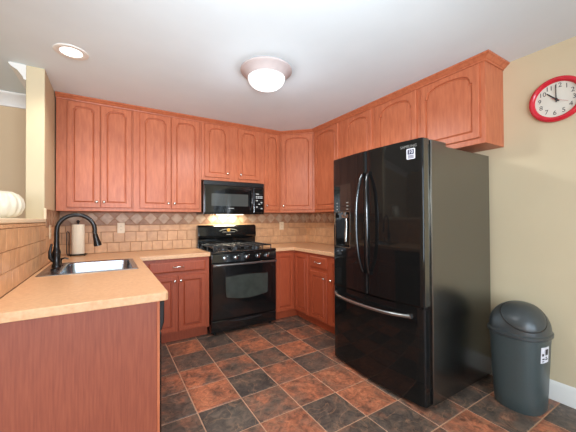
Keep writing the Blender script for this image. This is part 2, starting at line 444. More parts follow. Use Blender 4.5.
lay(wb, lambda u, z, d: (u, -0.003 - d, z), WLX, 0.0, 1.40, -2.648 % 0.1445, MB().box(WLX, 0, -0.003, 0, 0.88, 1.40))
lay(wr, lambda u, z, d: (-0.003 - d, -u, z), 0.0, 1.66, 1.40, 0.04, MB().box(-0.003, 0, -1.66, 0, 0.88, 1.40))
lay(wl, lambda u, z, d: (WLX + 0.003 + d, -u, z), 0.0, -STUB, 1.3525, 0.05, MB().box(WLX, WLX + 0.003, STUB, 0, 0.88, 1.3525))
lay(wl, lambda u, z, d: (WLX + 0.003 + d, -u, z), -STUB, 2.26, 1.245, 0.05, MB().box(WLX, WLX + 0.003, -2.26, STUB, 0.88, 1.245))
# pale corner trim closing the tiled return above the ledge
MB().box(WLX - 0.004, WLX + 0.013, STUB - 0.012, STUB + 0.022, 1.274, 1.358).build('tile_edge', 'ledge', wl, bevel=0.003)

# ------------------------------------------------------------------ cabinets
def door_mb(x0, x1, z0, z1, y, arch=0.0, rail=0.045, th=0.019):
    """raised panel door, front at y - th"""
    m = MB(); yf = y - th
    ix0, ix1, iz0 = x0 + rail, x1 - rail, z0 + rail
    zs = z1 - rail * (1.0 if arch == 0 else 0.85) - arch
    op = [(ix0, iz0), (ix1, iz0)]; ou = [(x0, z0), (x1, z0)]
    if arch == 0:
        op += [(ix1, zs), (ix0, zs)]; ou += [(x1, z1), (x0, z1)]
    else:
        n = 14; hw = (ix1 - ix0) / 2; cx = (ix0 + ix1) / 2
        sh = min(0.013, hw * 0.12)
        op.append((ix1, zs)); ou.append((x1, z1))
        for i in range(n + 1):
            t = PI * i / n
            x = cx + (hw - sh) * math.cos(t); z = zs + arch * (math.sin(t) ** 0.62 if math.sin(t) > 0 else 0)
            op.append((x, z)); ou.append((x, z1))
        op.append((ix0, zs)); ou.append((x0, z1))
    n = len(op)
    e = 0.004
    cx, cz = (x0 + x1) / 2, (z0 + z1) / 2
    def sc(p, d): return (p[0] + (d if p[0] < cx else -d) * (1 if p in ((x0, z0), (x1, z0), (x1, z1), (x0, z1)) else 0), p[1] + (d if p[1] < cz else -d))
    ou2 = [sc(p, e) for p in ou]
    def off(poly, d):
        out = []
        for i in range(len(poly)):
            p0, p, p1 = Vector(poly[i - 1]), Vector(poly[i]), Vector(poly[(i + 1) % len(poly)])
            e0 = (p - p0).normalized(); e1 = (p1 - p).normalized()
            n0 = Vector((-e0.y, e0.x)); n1 = Vector((-e1.y, e1.x))
            k = max(1 + n0.dot(n1), 0.5); q = p + (n0 + n1) * (d / k); out.append((q.x, q.y))
        return out
    L = [(ou, y), (ou, yf + e), (ou2, yf), (op, yf), (off(op, 0.002), yf + 0.0145), (off(op, 0.008), yf + 0.015), (off(op, 0.018), yf + 0.004), (off(op, 0.020), yf + 0.004)]
    m.loops([[(p[0], yy, p[1]) for p in lp] for lp, yy in L])
    return m
def drawer_mb(x0, x1, z0, z1, y, th=0.019):
    m = MB(); yf = y - th
    r = lambda d: [(x0 + d, z0 + d), (x1 - d, z0 + d), (x1 - d, z1 - d), (x0 + d, z1 - d)]
    m.loops([[(p[0], yy, p[1]) for p in lp] for lp, yy in ((r(0), y), (r(0), yf + 0.006), (r(0.004), yf + 0.003), (r(0.012), yf))])
    return m
def knob(parent, x, y, z):
    k = MB().lathe([(0.0055, 0.0), (0.0045, -0.010), (0.006, -0.014), (0.0125, -0.018), (0.0145, -0.023), (0.012, -0.028), (0.004, -0.031)], (x, y, z), 'y', 16)
    return k.build('knob', 'nickel', parent, local=True, smooth=50)
def pull(parent, x, y, z, w=0.10):
    m = MB(); pts = []
    for i in range(13):
        t = -1 + 2 * i / 12; pts.append((x + t * w / 2, y - 0.006 - 0.022 * (1 - t ** 4), z + 0.004 * math.cos(t * PI)))
    m.tube(pts, [0.0045 + 0.0025 * abs(math.cos(i / 12 * PI * 2)) for i in range(13)], 8)
    for s in (-1, 1): m.lathe([(0.010, 0), (0.009, -0.004), (0.005, -0.010)], (x + s * w / 2, y, z), 'y', 12)
    return m.build('drawer_pull', 'nickel', parent, local=True, smooth=50)

def cabinet(label, cat, loc, rz, w, z0, z1, depth, doors=(), drawers=(), toe=False, wood='wood', group=None, name='wall_cabinet', bodyw=None):
    t = thing(name, label, cat, loc, rz, group)
    b = MB(); b.box(0, w, -depth, -0.002 if not toe else -0.006, z0, z1); b.build('carcass', wood, t, local=True, bevel=0.002)
    if toe: MB().box(0, w, -depth + 0.075, -0.006, 0.0, z0).build('toe_kick', wood, t, local=True)
    for d in doors:
        x0, x1, dz0, dz1, arch, kx, kz = d[:7]
        o = door_mb(x0, x1, dz0, dz1, -depth, arch).build('door', wood, t, local=True)
        if kx is not None: knob(o, kx, -depth - 0.019, kz)
    for d in drawers:
        o = drawer_mb(*d[:4], -depth).build('drawer', wood, t, local=True)
        pull(o, (d[0] + d[1]) / 2, -depth - 0.019, (d[2] + d[3]) / 2)
    return t

UD = 0.288; DB, DT = 1.388, 2.406; UT = 2.44
RP = -PI / 2
# back wall uppers: local x runs to the right from the cabinet's left side
X = -3.055
cabinet('tall cherry wall cabinet with two arched doors against the stub wall above the sink corner', 'cabinet', (X, 0, 0), 0, -2.416 - X, ZU, UT, UD,
        [(-2.972 - X, -2.706 - X, DB, DT, .035, -2.733 - X, DB + .055), (-2.699 - X, -2.430 - X, DB, DT, .035, -2.672 - X, DB + .055)])
X = -2.414
cabinet('tall cherry wall cabinet with two arched doors directly left of the microwave', 'cabinet', (X, 0, 0), 0, -1.702 - X, ZU, UT, UD,
        [(-2.352 - X, -2.043 - X, DB, DT, .045, -2.07 - X, DB + .055), (-2.034 - X, -1.725 - X, DB, DT, .045, -2.005 - X, DB + .055)])
X = -1.700
cabinet('short cherry wall cabinet with two arched doors above the black microwave', 'cabinet', (X, 0, 0), 0, -0.902 - X, 1.735, UT, UD,
        [(-1.662 - X, -1.360 - X, 1.772, DT, .05, -1.387 - X, 1.825), (-1.243 - X, -0.955 - X, 1.772, DT, .05, -1.215 - X, 1.825)])
X = -0.900
cabinet('narrow single door cherry wall cabinet between the microwave and the angled corner cabinet', 'cabinet', (X, 0, 0), 0, 0.278, ZU, UT, UD,
        [(-0.872 - X, -0.645 - X, DB, DT, .035, -0.847 - X, DB + .055)])
# diagonal corner cabinet
t = thing('corner_cabinet', 'angled cherry wall cabinet with one arched door across the back right corner', 'cabinet', (0, 0, 0))
MB().prism([(-0.003, -0.003), (-0.62, -0.003), (-0.62, -UD), (-UD, -0.62), (-0.003, -0.62)], 'z', ZU, UT).build('carcass', 'wood', t, bevel=0.002)
dl = math.hypot(0.62 - UD, 0.62 - UD); dm = door_mb(0.022, dl - 0.022, DB, DT, 0, 0.05)
kk = math.sqrt(0.5)
dgf = lambda p: (-0.62 + p[0] * kk + p[1] * kk, -UD - p[0] * kk + p[1] * kk, p[2])
dm.v = [dgf(p) for p in dm.v]
d = dm.build('door', 'wood', t)
km = MB().lathe([(0.0055, 0.0), (0.0045, -0.010), (0.006, -0.014), (0.0125, -0.018), (0.0145, -0.023), (0.012, -0.028), (0.004, -0.031)], (0.05, -0.019, DB + .055), 'y', 16)
km.v = [dgf(p) for p in km.v]; km.build('knob', 'nickel', d, smooth=50)
# right wall uppers: local x runs towards the camera
Y = -0.622
cabinet('tall single door cherry wall cabinet on the right wall beside the angled corner cabinet', 'cabinet', (0, Y, 0), RP, 1.166 + Y, ZU, UT, UD,
        [(0.642 + Y, 1.107 + Y, DB, DT, .06, 1.08 + Y, DB + .055)])
Y = -1.168
cabinet('tall single door cherry wall cabinet on the right wall just beyond the fridge', 'cabinet', (0, Y, 0), RP, 1.660 + Y, ZU, UT, UD,
        [(1.228 + Y, 1.628 + Y, DB, DT, .06, 1.255 + Y, DB + .055)])
Y = -1.662
cabinet('short cherry wall cabinet with two arched doors above the black fridge', 'cabinet', (0, Y, 0), RP, 2.703 + Y, 1.815, UT, UD,
        [(1.695 + Y, 2.150 + Y, 1.858, DT, .085, 2.12 + Y, 1.91), (2.194 + Y, 2.666 + Y, 1.858, DT, .085, 2.222 + Y, 1.91)])
# crown along all the wall cabinets
cwp = [(0.002, 2.414), (0.008, 2.416), (0.010, 2.424), (0.017, 2.427), (0.034, 2.444), (0.040, 2.446), (0.046, 2.451), (0.046, H - 0.002), (0.002, H - 0.002)]
struct(sweep([(-3.058, -UD), (-0.62, -UD), (-UD, -0.62), (-UD, -2.703), (-0.003, -2.703)], cwp, 1).build('trim_3', 'wood', smooth=25))

# base cabinets
BZ0, BZ1, BD = 0.105, 0.866, 0.60
X = -2.415
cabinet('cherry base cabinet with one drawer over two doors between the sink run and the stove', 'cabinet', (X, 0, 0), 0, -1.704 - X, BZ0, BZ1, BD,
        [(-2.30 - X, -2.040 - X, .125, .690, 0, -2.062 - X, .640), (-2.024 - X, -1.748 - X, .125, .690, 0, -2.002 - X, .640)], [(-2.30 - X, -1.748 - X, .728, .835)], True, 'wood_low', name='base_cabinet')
# corner base with two doors meeting at the inside corner
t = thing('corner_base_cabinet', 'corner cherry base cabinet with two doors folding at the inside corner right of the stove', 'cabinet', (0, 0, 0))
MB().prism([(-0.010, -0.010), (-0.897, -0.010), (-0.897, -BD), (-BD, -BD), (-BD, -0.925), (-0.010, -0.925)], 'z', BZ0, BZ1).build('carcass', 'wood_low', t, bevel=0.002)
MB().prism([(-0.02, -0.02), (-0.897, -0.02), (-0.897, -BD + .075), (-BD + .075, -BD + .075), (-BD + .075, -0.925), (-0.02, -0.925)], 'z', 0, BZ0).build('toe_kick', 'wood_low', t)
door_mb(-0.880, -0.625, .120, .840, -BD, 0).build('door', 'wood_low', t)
dm = door_mb(0.625, 0.905, .120, .840, -BD, 0); dm.v = [(p[1], -p[0], p[2]) for p in dm.v]; dm.build('door', 'wood_low', t)
Y = -0.927
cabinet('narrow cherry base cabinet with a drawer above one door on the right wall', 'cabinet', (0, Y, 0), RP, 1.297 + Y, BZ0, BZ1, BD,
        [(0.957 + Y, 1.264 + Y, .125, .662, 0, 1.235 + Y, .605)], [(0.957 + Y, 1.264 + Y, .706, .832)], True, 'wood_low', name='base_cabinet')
Y = -1.299
cabinet('cherry base cabinet partly hidden behind the fridge with one full height door', 'cabinet', (0, Y, 0), RP, 1.655 + Y, BZ0, BZ1, BD,
        [(1.325 + Y, 1.625 + Y, .125, .835, 0, 1.355 + Y, .605)], [], True, 'wood_low', name='base_cabinet')
# sink run (faces +x), dishwasher and end panel
SX = -2.43
t = thing('sink_base_cabinet', 'cherry base cabinet holding the stainless sink along the tiled half wall', 'cabinet', (-3.04, -1.0, 0))
sb = MB(); sb.box(-3.04, SX, -1.545, -0.62, BZ0, 0.60); sb.box(SX - 0.02, SX, -1.545, -0.62, 0.60, BZ1); sb.box(-3.04, -3.03, -1.545, -0.62, 0.60, BZ1); sb.box(-3.04, SX, -1.545, -1.535, 0.60, BZ1); sb.build('carcass', 'wood_low', t)
MB().box(-3.04, SX - 0.075, -1.545, -0.62, 0, BZ0).build('toe_kick', 'wood_low', t)
for a, b in ((0.66, 1.08), (1.09, 1.52)):
    dm = door_mb(a, b, .125, .690, 0, 0); dm.v = [(SX - p[1], -p[0], p[2]) for p in dm.v]; dm.build('door', 'wood_low', t)
t = thing('dishwasher', 'black dishwasher under the peninsula, only its door edge showing beside the end panel', 'dishwasher', (-2.74, -1.86, 0))
MB().box(-3.03, -2.44, -2.168, -1.55, 0.03, 0.862).build('tub', 'black_satin', t)
MB().box(-2.44, -2.408, -2.168, -1.55, 0.10, 0.70).build('door', 'black', t, bevel=0.006)
MB().prism([(-2.44, 0.705), (-2.408, 0.705), (-2.396, 0.745), (-2.394, 0.855), (-2.44, 0.858)], 'y', -2.168, -1.55).build('control_panel', 'black', t, bevel=0.004)
t = thing('end_panel', 'broad plain cherry panel closing the near end of the peninsula', 'cabinet panel', (-2.74, -2.185, 0))
MB().box(-3.055, -2.432, -2.195, -2.172, 0.0, 0.866).build('panel', 'wood_panel', t, bevel=0.002)
MB().box(-2.432, -2.420, -2.197, -2.172, 0.0, 0.866).build('edge_strip', 'wood', t, bevel=0.002)

# ------------------------------------------------------------------ countertops
CT = 0.040
SKX0, SKX1, SKY0, SKY1 = -3.028, -2.446, -1.375, -0.725      # sink rim
m = MB()
cx0, cx1, yn = WLX + 0.011, -2.384, -2.2245
hx0, hx1, hy0, hy1 = SKX0 + .012, SKX1 - .012, SKY0 + .012, SKY1 - .012
outer = [(cx0, yn), (cx1 - 0.012, yn), (cx1, yn + 0.012), (cx1, -0.636), (-1.699, -0.636), (-1.699, -0.011), (cx0, -0.011)]
# top and bottom as a strip of quads round the sink hole, plus side walls
def slab(m, quads, rim, holes, z0, z1):
    for q in quads:
        m.add([(p[0], p[1], z1) for p in q], [tuple(range(len(q)))]); m.add([(p[0], p[1], z0) for p in q], [tuple(reversed(range(len(q))))])
    for lp in [rim] + holes:
        for i in range(len(lp)):
            a, b = lp[i], lp[(i + 1) % len(lp)]
            m.add([(a[0], a[1], z0), (b[0], b[1], z0), (b[0], b[1], z1), (a[0], a[1], z1)], [(0, 1, 2, 3)])
quads = [[(cx0, yn), (cx1 - .012, yn), (cx1, yn + .012), (cx1, hy0), (hx1, hy0), (hx0, hy0), (cx0, hy0)],
         [(cx0, hy0), (hx0, hy0), (hx0, hy1), (cx0, hy1)], [(hx1, hy0), (cx1, hy0), (cx1, hy1), (hx1, hy1)],
         [(cx0, hy1), (hx0, hy1), (hx1, hy1), (cx1, hy1), (cx1, -0.636), (cx1, -0.011), (cx0, -0.011)],
         [(cx1, -0.636), (-1.699, -0.636), (-1.699, -0.011), (cx1, -0.011)]]
rim = [(cx0, yn), (cx1 - .012, yn), (cx1, yn + .012), (cx1, hy0), (cx1, hy1), (cx1, -0.636), (-1.699, -0.636), (-1.699, -0.011), (cx1, -0.011), (cx0, -0.011), (cx0, hy1), (cx0, hy0)]
slab(m, quads, rim, [[(hx0, hy0), (hx1, hy0), (hx1, hy1), (hx0, hy1)]], ZC - CT, ZC)
def weld(ob, d=1e-5, sharp=0):
    bm = bmesh.new(); bm.from_mesh(ob.data); bmesh.ops.remove_doubles(bm, verts=bm.verts, dist=d); bmesh.ops.recalc_face_normals(bm, faces=bm.faces); bm.to_mesh(ob.data); bm.free()
    if sharp: ob.data.shade_smooth(); ob.data.set_sharp_from_angle(angle=math.radians(sharp))
t = thing('countertop', 'peach laminate countertop wrapping the sink peninsula and running to the stove', 'countertop', (-2.7, -1.1, ZC - CT))
o = m.build('worktop', 'counter', t, bevel=0.0035); weld(o)
t = thing('countertop', 'peach laminate countertop in the back right corner between stove and fridge', 'countertop', (-0.3, -0.5, ZC - CT))
MB().prism([(-0.011, -0.011), (-0.900, -0.011), (-0.900, -0.636), (-0.636, -0.636), (-0.636, -1.66), (-0.011, -1.66)], 'z', ZC - CT, ZC).build('worktop', 'counter', t, bevel=0.0035)

# ------------------------------------------------------------------ sink, faucet, paper towels
t = thing('sink', 'stainless steel drop-in sink set into the peninsula countertop', 'sink', (-2.73, -1.05, ZC))
def rrect(x0, x1, y0, y1, r, n=5):
    p = []
    for cx, cy, a in ((x1 - r, y1 - r, 0), (x0 + r, y1 - r, PI / 2), (x0 + r, y0 + r, PI), (x1 - r, y0 + r, 1.5 * PI)):
        p += [(cx + r * math.cos(a + PI / 2 * i / n), cy + r * math.sin(a + PI / 2 * i / n)) for i in range(n + 1)]
    return p
zl = lambda lp, z: [(p[0], p[1], z) for p in lp]
bx0, bx1, by0, by1 = SKX0 + .115, SKX1 - .035, SKY0 + .035, SKY1 - .035
MB().loops([zl(rrect(SKX0, SKX1, SKY0, SKY1, .02), ZC + .0005), zl(rrect(SKX0 + .003, SKX1 - .003, SKY0 + .003, SKY1 - .003, .02), ZC + .004),
            zl(rrect(bx0 - .012, bx1 + .012, by0 - .012, by1 + .012, .055), ZC + .004), zl(rrect(bx0, bx1, by0, by1, .05), ZC - .002),
            zl(rrect(bx0 + .008, bx1 - .008, by0 + .008, by1 - .008, .05), ZC - .12), zl(rrect(bx0 + .025, bx1 - .025, by0 + .025, by1 - .025, .05), ZC - .150),
            zl(rrect(bx0 + .15, bx1 - .15, by0 + .22, by1 - .22, .03), ZC - .155)], cap0=False).build('basin', 'steel', t, smooth=35)
MB().lathe([(0.045, ZC - .1535), (0.042, ZC - .152), (0.03, ZC - .153), (0.012, ZC - .153)], (-2.67, -1.05, 0), 'z', 24).build('drain', 'chrome', t, smooth=40)

t = thing('faucet', 'tall dark bronze gooseneck faucet rising behind the sink', 'faucet', (-2.958, -1.045, ZC + .004))
fx, fy = -2.958, -1.045
MB().loops([zl(rrect(fx - .028, fx + .028, fy - .09, fy + .09, .027), ZC + .004), zl(rrect(fx - .028, fx + .028, fy - .09, fy + .09, .027), ZC + .009), zl(rrect(fx - .022, fx + .022, fy - .084, fy + .084, .021), ZC + .013)]).build('base_plate', 'bronze', t, smooth=35)
MB().lathe([(0.030, ZC + .012), (0.029, ZC + .03), (0.024, ZC + .04), (0.024, ZC + .10), (0.0265, ZC + .115), (0.0265, ZC + .125), (0.021, ZC + .14), (0.017, ZC + .165), (0.0165, ZC + .20)], (fx, fy, 0), 'z', 24).build('body', 'bronze', t, smooth=35)
neck = [(fx, fy, ZC + .19), (fx, fy, ZC + .265)]
for i in range(1, 15):
    a = PI - PI * 1.06 * i / 14
    neck.append((fx + 0.117 + 0.117 * math.cos(a), fy, ZC + .278 + 0.118 * math.sin(a)))
MB().tube(neck, 0.0155, 14).build('spout', 'bronze', t, smooth=60)
ex, ez = neck[-1][0], neck[-1][2]
hd = Vector((0.22, 0, -1)).normalized()
hp = [Vector((ex, fy, ez)) + hd * s for s in (0, 0.012, 0.016, 0.022, 0.05, 0.085, 0.10, 0.103)]
MB().tube(hp, [0.0155, 0.0155, 0.019, 0.018, 0.020, 0.026, 0.027, 0.022], 18).build('spray_head', 'bronze', t, smooth=40)
# side lever and small hot water tap on the plate
MB().tube([(fx - .018, fy - .01, ZC + .06), (fx - .032, fy - .018, ZC + .085), (fx - .036, fy - .02, ZC + .125), (fx - .026, fy - .02, ZC + .185)], [0.013, 0.014, 0.010, 0.006], 10).build('lever', 'bronze', t, smooth=60)
t2 = MB(); t2.lathe([(0.018, ZC + .004), (0.018, ZC + .010), (0.011, ZC + .016), (0.010, ZC + .045), (0.013, ZC + .05), (0.013, ZC + .062), (0.005, ZC + .066)], (fx + .008, fy + .125, 0), 'z', 16)
t2.tube([(fx + .008, fy + .125, ZC + .055), (fx + .035, fy + .125, ZC + .063), (fx + .06, fy + .125, ZC + .055)], [0.007, 0.006, 0.005], 8)
sd = thing('soap_dispenser', 'short dark bronze soap pump beside the tall faucet at the sink', 'soap dispenser', (fx + .008, fy + .125, ZC + .004))
t2.build('pump', 'bronze', sd, smooth=40)

px, py = -2.895, -0.135
t = thing('paper_towel_holder', 'dark wire paper towel stand by the back wall tiles behind the faucet', 'paper towel holder', (px, py, ZC))
m = MB(); m.tube([(px + .075 * math.cos(a), py + .075 * math.sin(a), ZC + .010) for a in [2 * PI * i / 28 for i in range(28)]], 0.0045, 8, closed=True)
for a in (PI * .25, PI * .75, PI * 1.25, PI * 1.75):
    m.tube([(px, py, ZC + .012), (px + .075 * math.cos(a), py + .075 * math.sin(a), ZC + .010)], 0.004, 8)
    m.lathe([(0.003, ZC), (0.008, ZC + .006), (0.003, ZC + .012)], (px + .08 * math.cos(a), py + .08 * math.sin(a), 0), 'z', 10)
m.build('base', 'bronze', t, smooth=60)
m = MB(); m.tube([(px, py, ZC + .01), (px, py, ZC + .335)], 0.006, 10); m.lathe([(0.006, ZC + .325), (0.014, ZC + .335), (0.015, ZC + .345), (0.005, ZC + .356)], (px, py, 0), 'z', 14)
m.build('post', 'bronze', t, smooth=60)
m = MB(); ax, ay = px - .070, py - .028
m.tube([(ax, ay, ZC + .01), (ax, ay, ZC + .225), (ax - .004, ay - .004, ZC + .24), (ax - .012, ay - .006, ZC + .245), (ax - .018, ay - .006, ZC + .235), (ax - .018, ay - .006, ZC + .03), (ax - .012, ay - .004, ZC + .012), (ax, ay, ZC + .010)], 0.0045, 8)
m.build('tension_arm', 'bronze', t, smooth=60)
tr = thing('paper_towel_roll', 'white paper towel roll standing on the dark wire holder', 'paper towels', (px, py, ZC + .018))
MB().lathe([(0.010, ZC + .018), (0.053, ZC + .018), (0.0545, ZC + .022), (0.0545, ZC + .308), (0.053, ZC + .312), (0.020, ZC + .312), (0.019, ZC + .305), (0.010, ZC + .305)], (px, py, 0), 'z', 36, cap0=False, cap1=False).build('roll', 'paper', tr, smooth=35)

# ------------------------------------------------------------------ outlets
def outlet(label, place, double=False):
    t = thing('wall_outlet', label, 'outlet', place(0, 0, 0), group=None)
    w, h = 0.036, 0.058
    r = [(-w, -h), (w, -h), (w, h), (-w, h)]
    r2 = [(p[0] * .93, p[1] * .95) for p in r]
    MB().loops([[place(p[0], p[1], 0.0) for p in r], [place(p[0], p[1], 0.003) for p in r], [place(p[0], p[1], 0.0055) for p in r2]]).build('cover_plate', 'plastic_ivory', t)
    for s in (-1, 1):
        c = s * 0.021
        rc = [(0.0165 * math.cos(a), c + 0.014 * math.sin(a)) for a in [2 * PI * i / 16 for i in range(16)]]
        o = MB().loops([[place(p[0], p[1], 0.005) for p in rc], [place(p[0], p[1], 0.0075) for p in rc]]).build('socket', 'plastic_ivory', t)
        m = MB()
        for dx in (-0.006, 0.006):
            q = [(dx - .0012, c - .004), (dx + .0012, c - .004), (dx + .0012, c + .005), (dx - .0012, c + .005)]
            m.loops([[place(p[0], p[1], 0.0074) for p in q], [place(p[0], p[1], 0.0078) for p in q]])
        m.build('slots', 'dark_slot', o)
    return t
outlet('ivory outlet plate on the back wall tiles right of the paper towels', lambda u, v, d: (-2.515 + u, -0.0095 - d, 1.174 + v))
outlet('ivory outlet plate on the back wall tiles right of the stove near the corner', lambda u, v, d: (-0.445 + u, -0.0095 - d, 1.164 + v))
outlet('ivory outlet plate on the side tiles left of the faucet, seen edge on', lambda u, v, d: (WLX + 0.0095 + d, -0.60 + u, 1.165 + v))

# ------------------------------------------------------------------ stove
RL, RR, RF = -1.694, -0.906, -0.640
t = thing('gas_stove', 'black freestanding gas stove between the cherry base cabinets', 'stove', ((RL + RR) / 2, -0.33, 0))
m = MB(); m.box(RL, RR, RF, -0.03, 0.035, 0.885)
for x in (RL + .05, RR - .05):
    for y in (RF + .05, -0.09): m.lathe([(0.018, 0.0), (0.018, 0.036)], (x, y, 0), 'z', 12)
m.build('body', 'black', t, bevel=0.003)
MB().prism([(RF - .022, 0.885), (RF - .022, 0.900), (RF - .012, 0.912), (-0.03, 0.912), (-0.03, 0.885)], 'x', RL - .001, RR + .001).build('cooktop', 'black', t, bevel=0.004)
cpn = MB().prism([(RF, 0.792), (RF - .028, 0.792), (RF - .020, 0.884), (RF, 0.884)], 'x', RL, RR).build('control_panel', 'black', t, bevel=0.004)
for i, x in enumerate((-1.552, -1.425, -1.292, -1.153, -1.038)):
    zc = 0.838; yc = RF - .024
    k = MB().lathe([(0.027, 0.0), (0.027, -0.004), (0.021, -0.006), (0.019, -0.026), (0.016, -0.028)], (x, yc, zc), 'y', 24).build('knob', 'black_satin', t, smooth=35)
    MB().lathe([(0.0205, -0.008), (0.0215, -0.012), (0.0205, -0.020), (0.0190, -0.0270), (0.012, -0.0290)], (x, yc, zc), 'y', 24).build('knob_cap', 'chrome', k, smooth=35)
    g = MB(); g.box(x + .026, x + .040, yc - .0015, yc - .0005, zc + .018, zc + .024); g.build('marking', 'print_grey', k)
dr = MB().box(RL + .004, RR - .004, RF - .026, RF, 0.172, 0.786).build('oven_door', 'black', t, bevel=0.008)
# window with curved lower edge
wx0, wx1, wz0, wz1 = -1.545, -1.020, 0.370, 0.645
wp = []
wp += [(wx0 + .02 + (wx1 - wx0 - .04) * i / 12, wz0 + 0.03 - 0.03 * math.sin(PI * i / 12)) for i in range(13)]
wp += [(wx1 - .005, wz0 + .05), (wx1, wz0 + .12), (wx1, wz1 - .03), (wx1 - .01, wz1 - .012)]
wp += [(wx1 - .02 - (wx1 - wx0 - .04) * i / 12, wz1 - 0.012 + 0.012 * math.sin(PI * i / 12)) for i in range(13)]
wp += [(wx0 + .01, wz1 - .012), (wx0, wz1 - .03), (wx0, wz0 + .12), (wx0 + .005, wz0 + .05)]
MB().prism(wp, 'y', RF - .0275, RF - .024).build('window', 'oven_glass', dr)
# raised bow frame around the window
fr = [(p[0], RF - .027, p[1]) for p in wp]
MB().tube(fr, 0.005, 6, closed=True).build('window_rim', 'black', dr, smooth=60)
hn = MB(); hpts = []
for i in range(25):
    s = -1 + 2 * i / 24
    hpts.append((-1.300 + s * 0.376, RF - .066 + 0.012 * s * s + (0.030 if abs(s) > .97 else 0), 0.768))
hn.tube(hpts, 0.012, 12)
for s in (-1, 1): hn.box(-1.300 + s * .372 - .012, -1.300 + s * .372 + .012, RF - .058, RF - .024, .757, .779)
hn.build('handle', 'handle_sheen', dr, smooth=50)
bd = MB().box(RL + .004, RR - .004, RF - .024, RF, 0.045, 0.166).build('bottom_drawer', 'black', t, bevel=0.008)
gp = [(-1.300 + .20 * s, 0.142 - .016 * (1 - s * s)) for s in [-1 + i / 8 for i in range(17)]] + [(-1.300 - .20 * s, 0.150) for s in [-1 + i / 8 for i in range(17)]]
MB().prism(gp, 'y', RF - .0275, RF - .0235).build('grip', 'black_satin', bd)
# backguard: recessed lower riser and a bulging upper console
bg = MB().prism([(-0.016, 0.90), (-0.085, 0.90), (-0.085, 1.020), (-0.108, 1.035), (-0.112, 1.060), (-0.100, 1.165), (-0.088, 1.186), (-0.070, 1.192), (-0.016, 1.192)], 'x', RL + .002, RR - .002).build('backguard', 'black', t, bevel=0.010, seg=3)
tilt = lambda x, z: -0.112 + (z - 1.060) * (0.012 / 0.105) - 0.0006
em = MB()
for i in range(17):
    a0 = PI * (0.05 + 0.9 * i / 17); a1 = PI * (0.05 + 0.9 * (i + .62) / 17)
    q = [(-1.300 + .125 * math.cos(a0), 1.105 + .038 * math.sin(a0)), (-1.300 + .125 * math.cos(a1), 1.105 + .038 * math.sin(a1)), (-1.300 + .113 * math.cos(a1), 1.105 + .030 * math.sin(a1)), (-1.300 + .113 * math.cos(a0), 1.105 + .030 * math.sin(a0))]
    em.add([(p[0], tilt(*p), p[1]) for p in q], [(0, 1, 2, 3)])
em.build('emblem_arc', 'print_dim', bg); em = MB()
for i in range(10):
    x = -1.385 + i * .018; em.add([(x, tilt(x, 1.098), 1.098), (x + .011, tilt(x, 1.098), 1.098), (x + .011, tilt(x, 1.104), 1.104), (x, tilt(x, 1.104), 1.104)], [(0, 1, 2, 3)])
em.build('console_lettering', 'print_dim', bg); em = MB()
for i in range(5):
    x = -1.330 + i * .012; em.add([(x, tilt(x, 1.064), 1.064), (x + .008, tilt(x, 1.064), 1.064), (x + .008, tilt(x, 1.073), 1.073), (x, tilt(x, 1.073), 1.073)], [(0, 1, 2, 3)])
em.build('badge', 'print_dim', bg)
gm = MB().lathe([(0.022, -0.0012), (0.020, -0.0020)], (-1.300, tilt(0, 1.125) + 0.001, 1.125), 'y', 20)
gm.v = [(p[0], p[1] + (p[2] - 1.125) * .114, p[2]) for p in gm.v]; gm.build('emblem', 'gold', bg)
# burners and grates
for (x, y, r) in ((-1.51, -.23, .036), (-1.51, -.49, .045), (-1.09, -.23, .036), (-1.09, -.49, .045), (-1.30, -.36, .04)):
    MB().lathe([(r + .018, .912), (r + .016, .918), (r, .920), (r, .929), (r * .9, .934), (0.004, .935)], (x, y, 0), 'z', 24).build('burner', 'iron', t, smooth=35)
def grate(x0, x1):
    m = MB(); zt = .952; r = 0.0065; y0, y1 = -.605, -.135
    m.tube([(x0, y0, zt), (x1, y0, zt), (x1, y1, zt), (x0, y1, zt)], r, 8, closed=True)
    ym = (y0 + y1) / 2; xm = (x0 + x1) / 2
    m.tube([(x0, ym, zt), (x1, ym, zt)], r, 8); m.tube([(xm, y0, zt), (xm, y1, zt)], r, 8)
    for yy in ((y0 + ym) / 2, (ym + y1) / 2):
        m.tube([(x0, yy, zt), (xm - .03, yy, zt + .004)], r, 8); m.tube([(xm + .03, yy, zt + .004), (x1, yy, zt)], r, 8)
    for x in (x0, x1):
        for y in (y0, ym, y1): m.tube([(x, y, .911), (x, y, zt)], r * 1.1, 8)
    return m.build('grate', 'iron', t, smooth=60)
grate(-1.655, -1.425); grate(-1.412, -1.188); grate(-1.175, -.945)

# ------------------------------------------------------------------ microwave
ML, MR, MF, MZ0, MZ1 = -1.692, -0.910, -0.345, 1.326, 1.7225
t = thing('microwave', 'black over-the-range microwave fixed under the short wall cabinet', 'microwave', ((ML + MR) / 2, -0.17, MZ0))
MB().box(ML, MR, MF, -0.012, MZ0, MZ1).build('body', 'black', t, bevel=0.003)
vg = MB(); vg.box(ML + .002, MR - .002, MF - .014, MF, 1.677, MZ1 - .002)
for i in range(4): vg.box(ML + .02, MR - .02, MF - .017, MF - .013, 1.684 + i * .009, 1.688 + i * .009)
vg.build('vent_grille', 'black_satin', t)
dr = MB().box(ML + .004, -1.064, MF - .024, MF, 1.345, 1.672).build('door', 'black', t, bevel=0.006)
MB().prism(rrect(-1.605, -1.138, 1.424, 1.572, .008), 'y', MF - .0252, MF - .022).build('window', 'mw_glass', dr)
hp = []
for i in range(13):
    s = -1 + i / 6; hp.append((-1.098, MF - .026 - .030 * (1 - s ** 4), 1.507 + .125 * s))
MB().tube(hp, 0.010, 10).build('handle', 'black', dr, smooth=60)
m = MB()
for i in range(6): m.box(-1.395 + i * .012, -1.387 + i * .012, MF - .0252, MF - .0238, 1.392, 1.402)
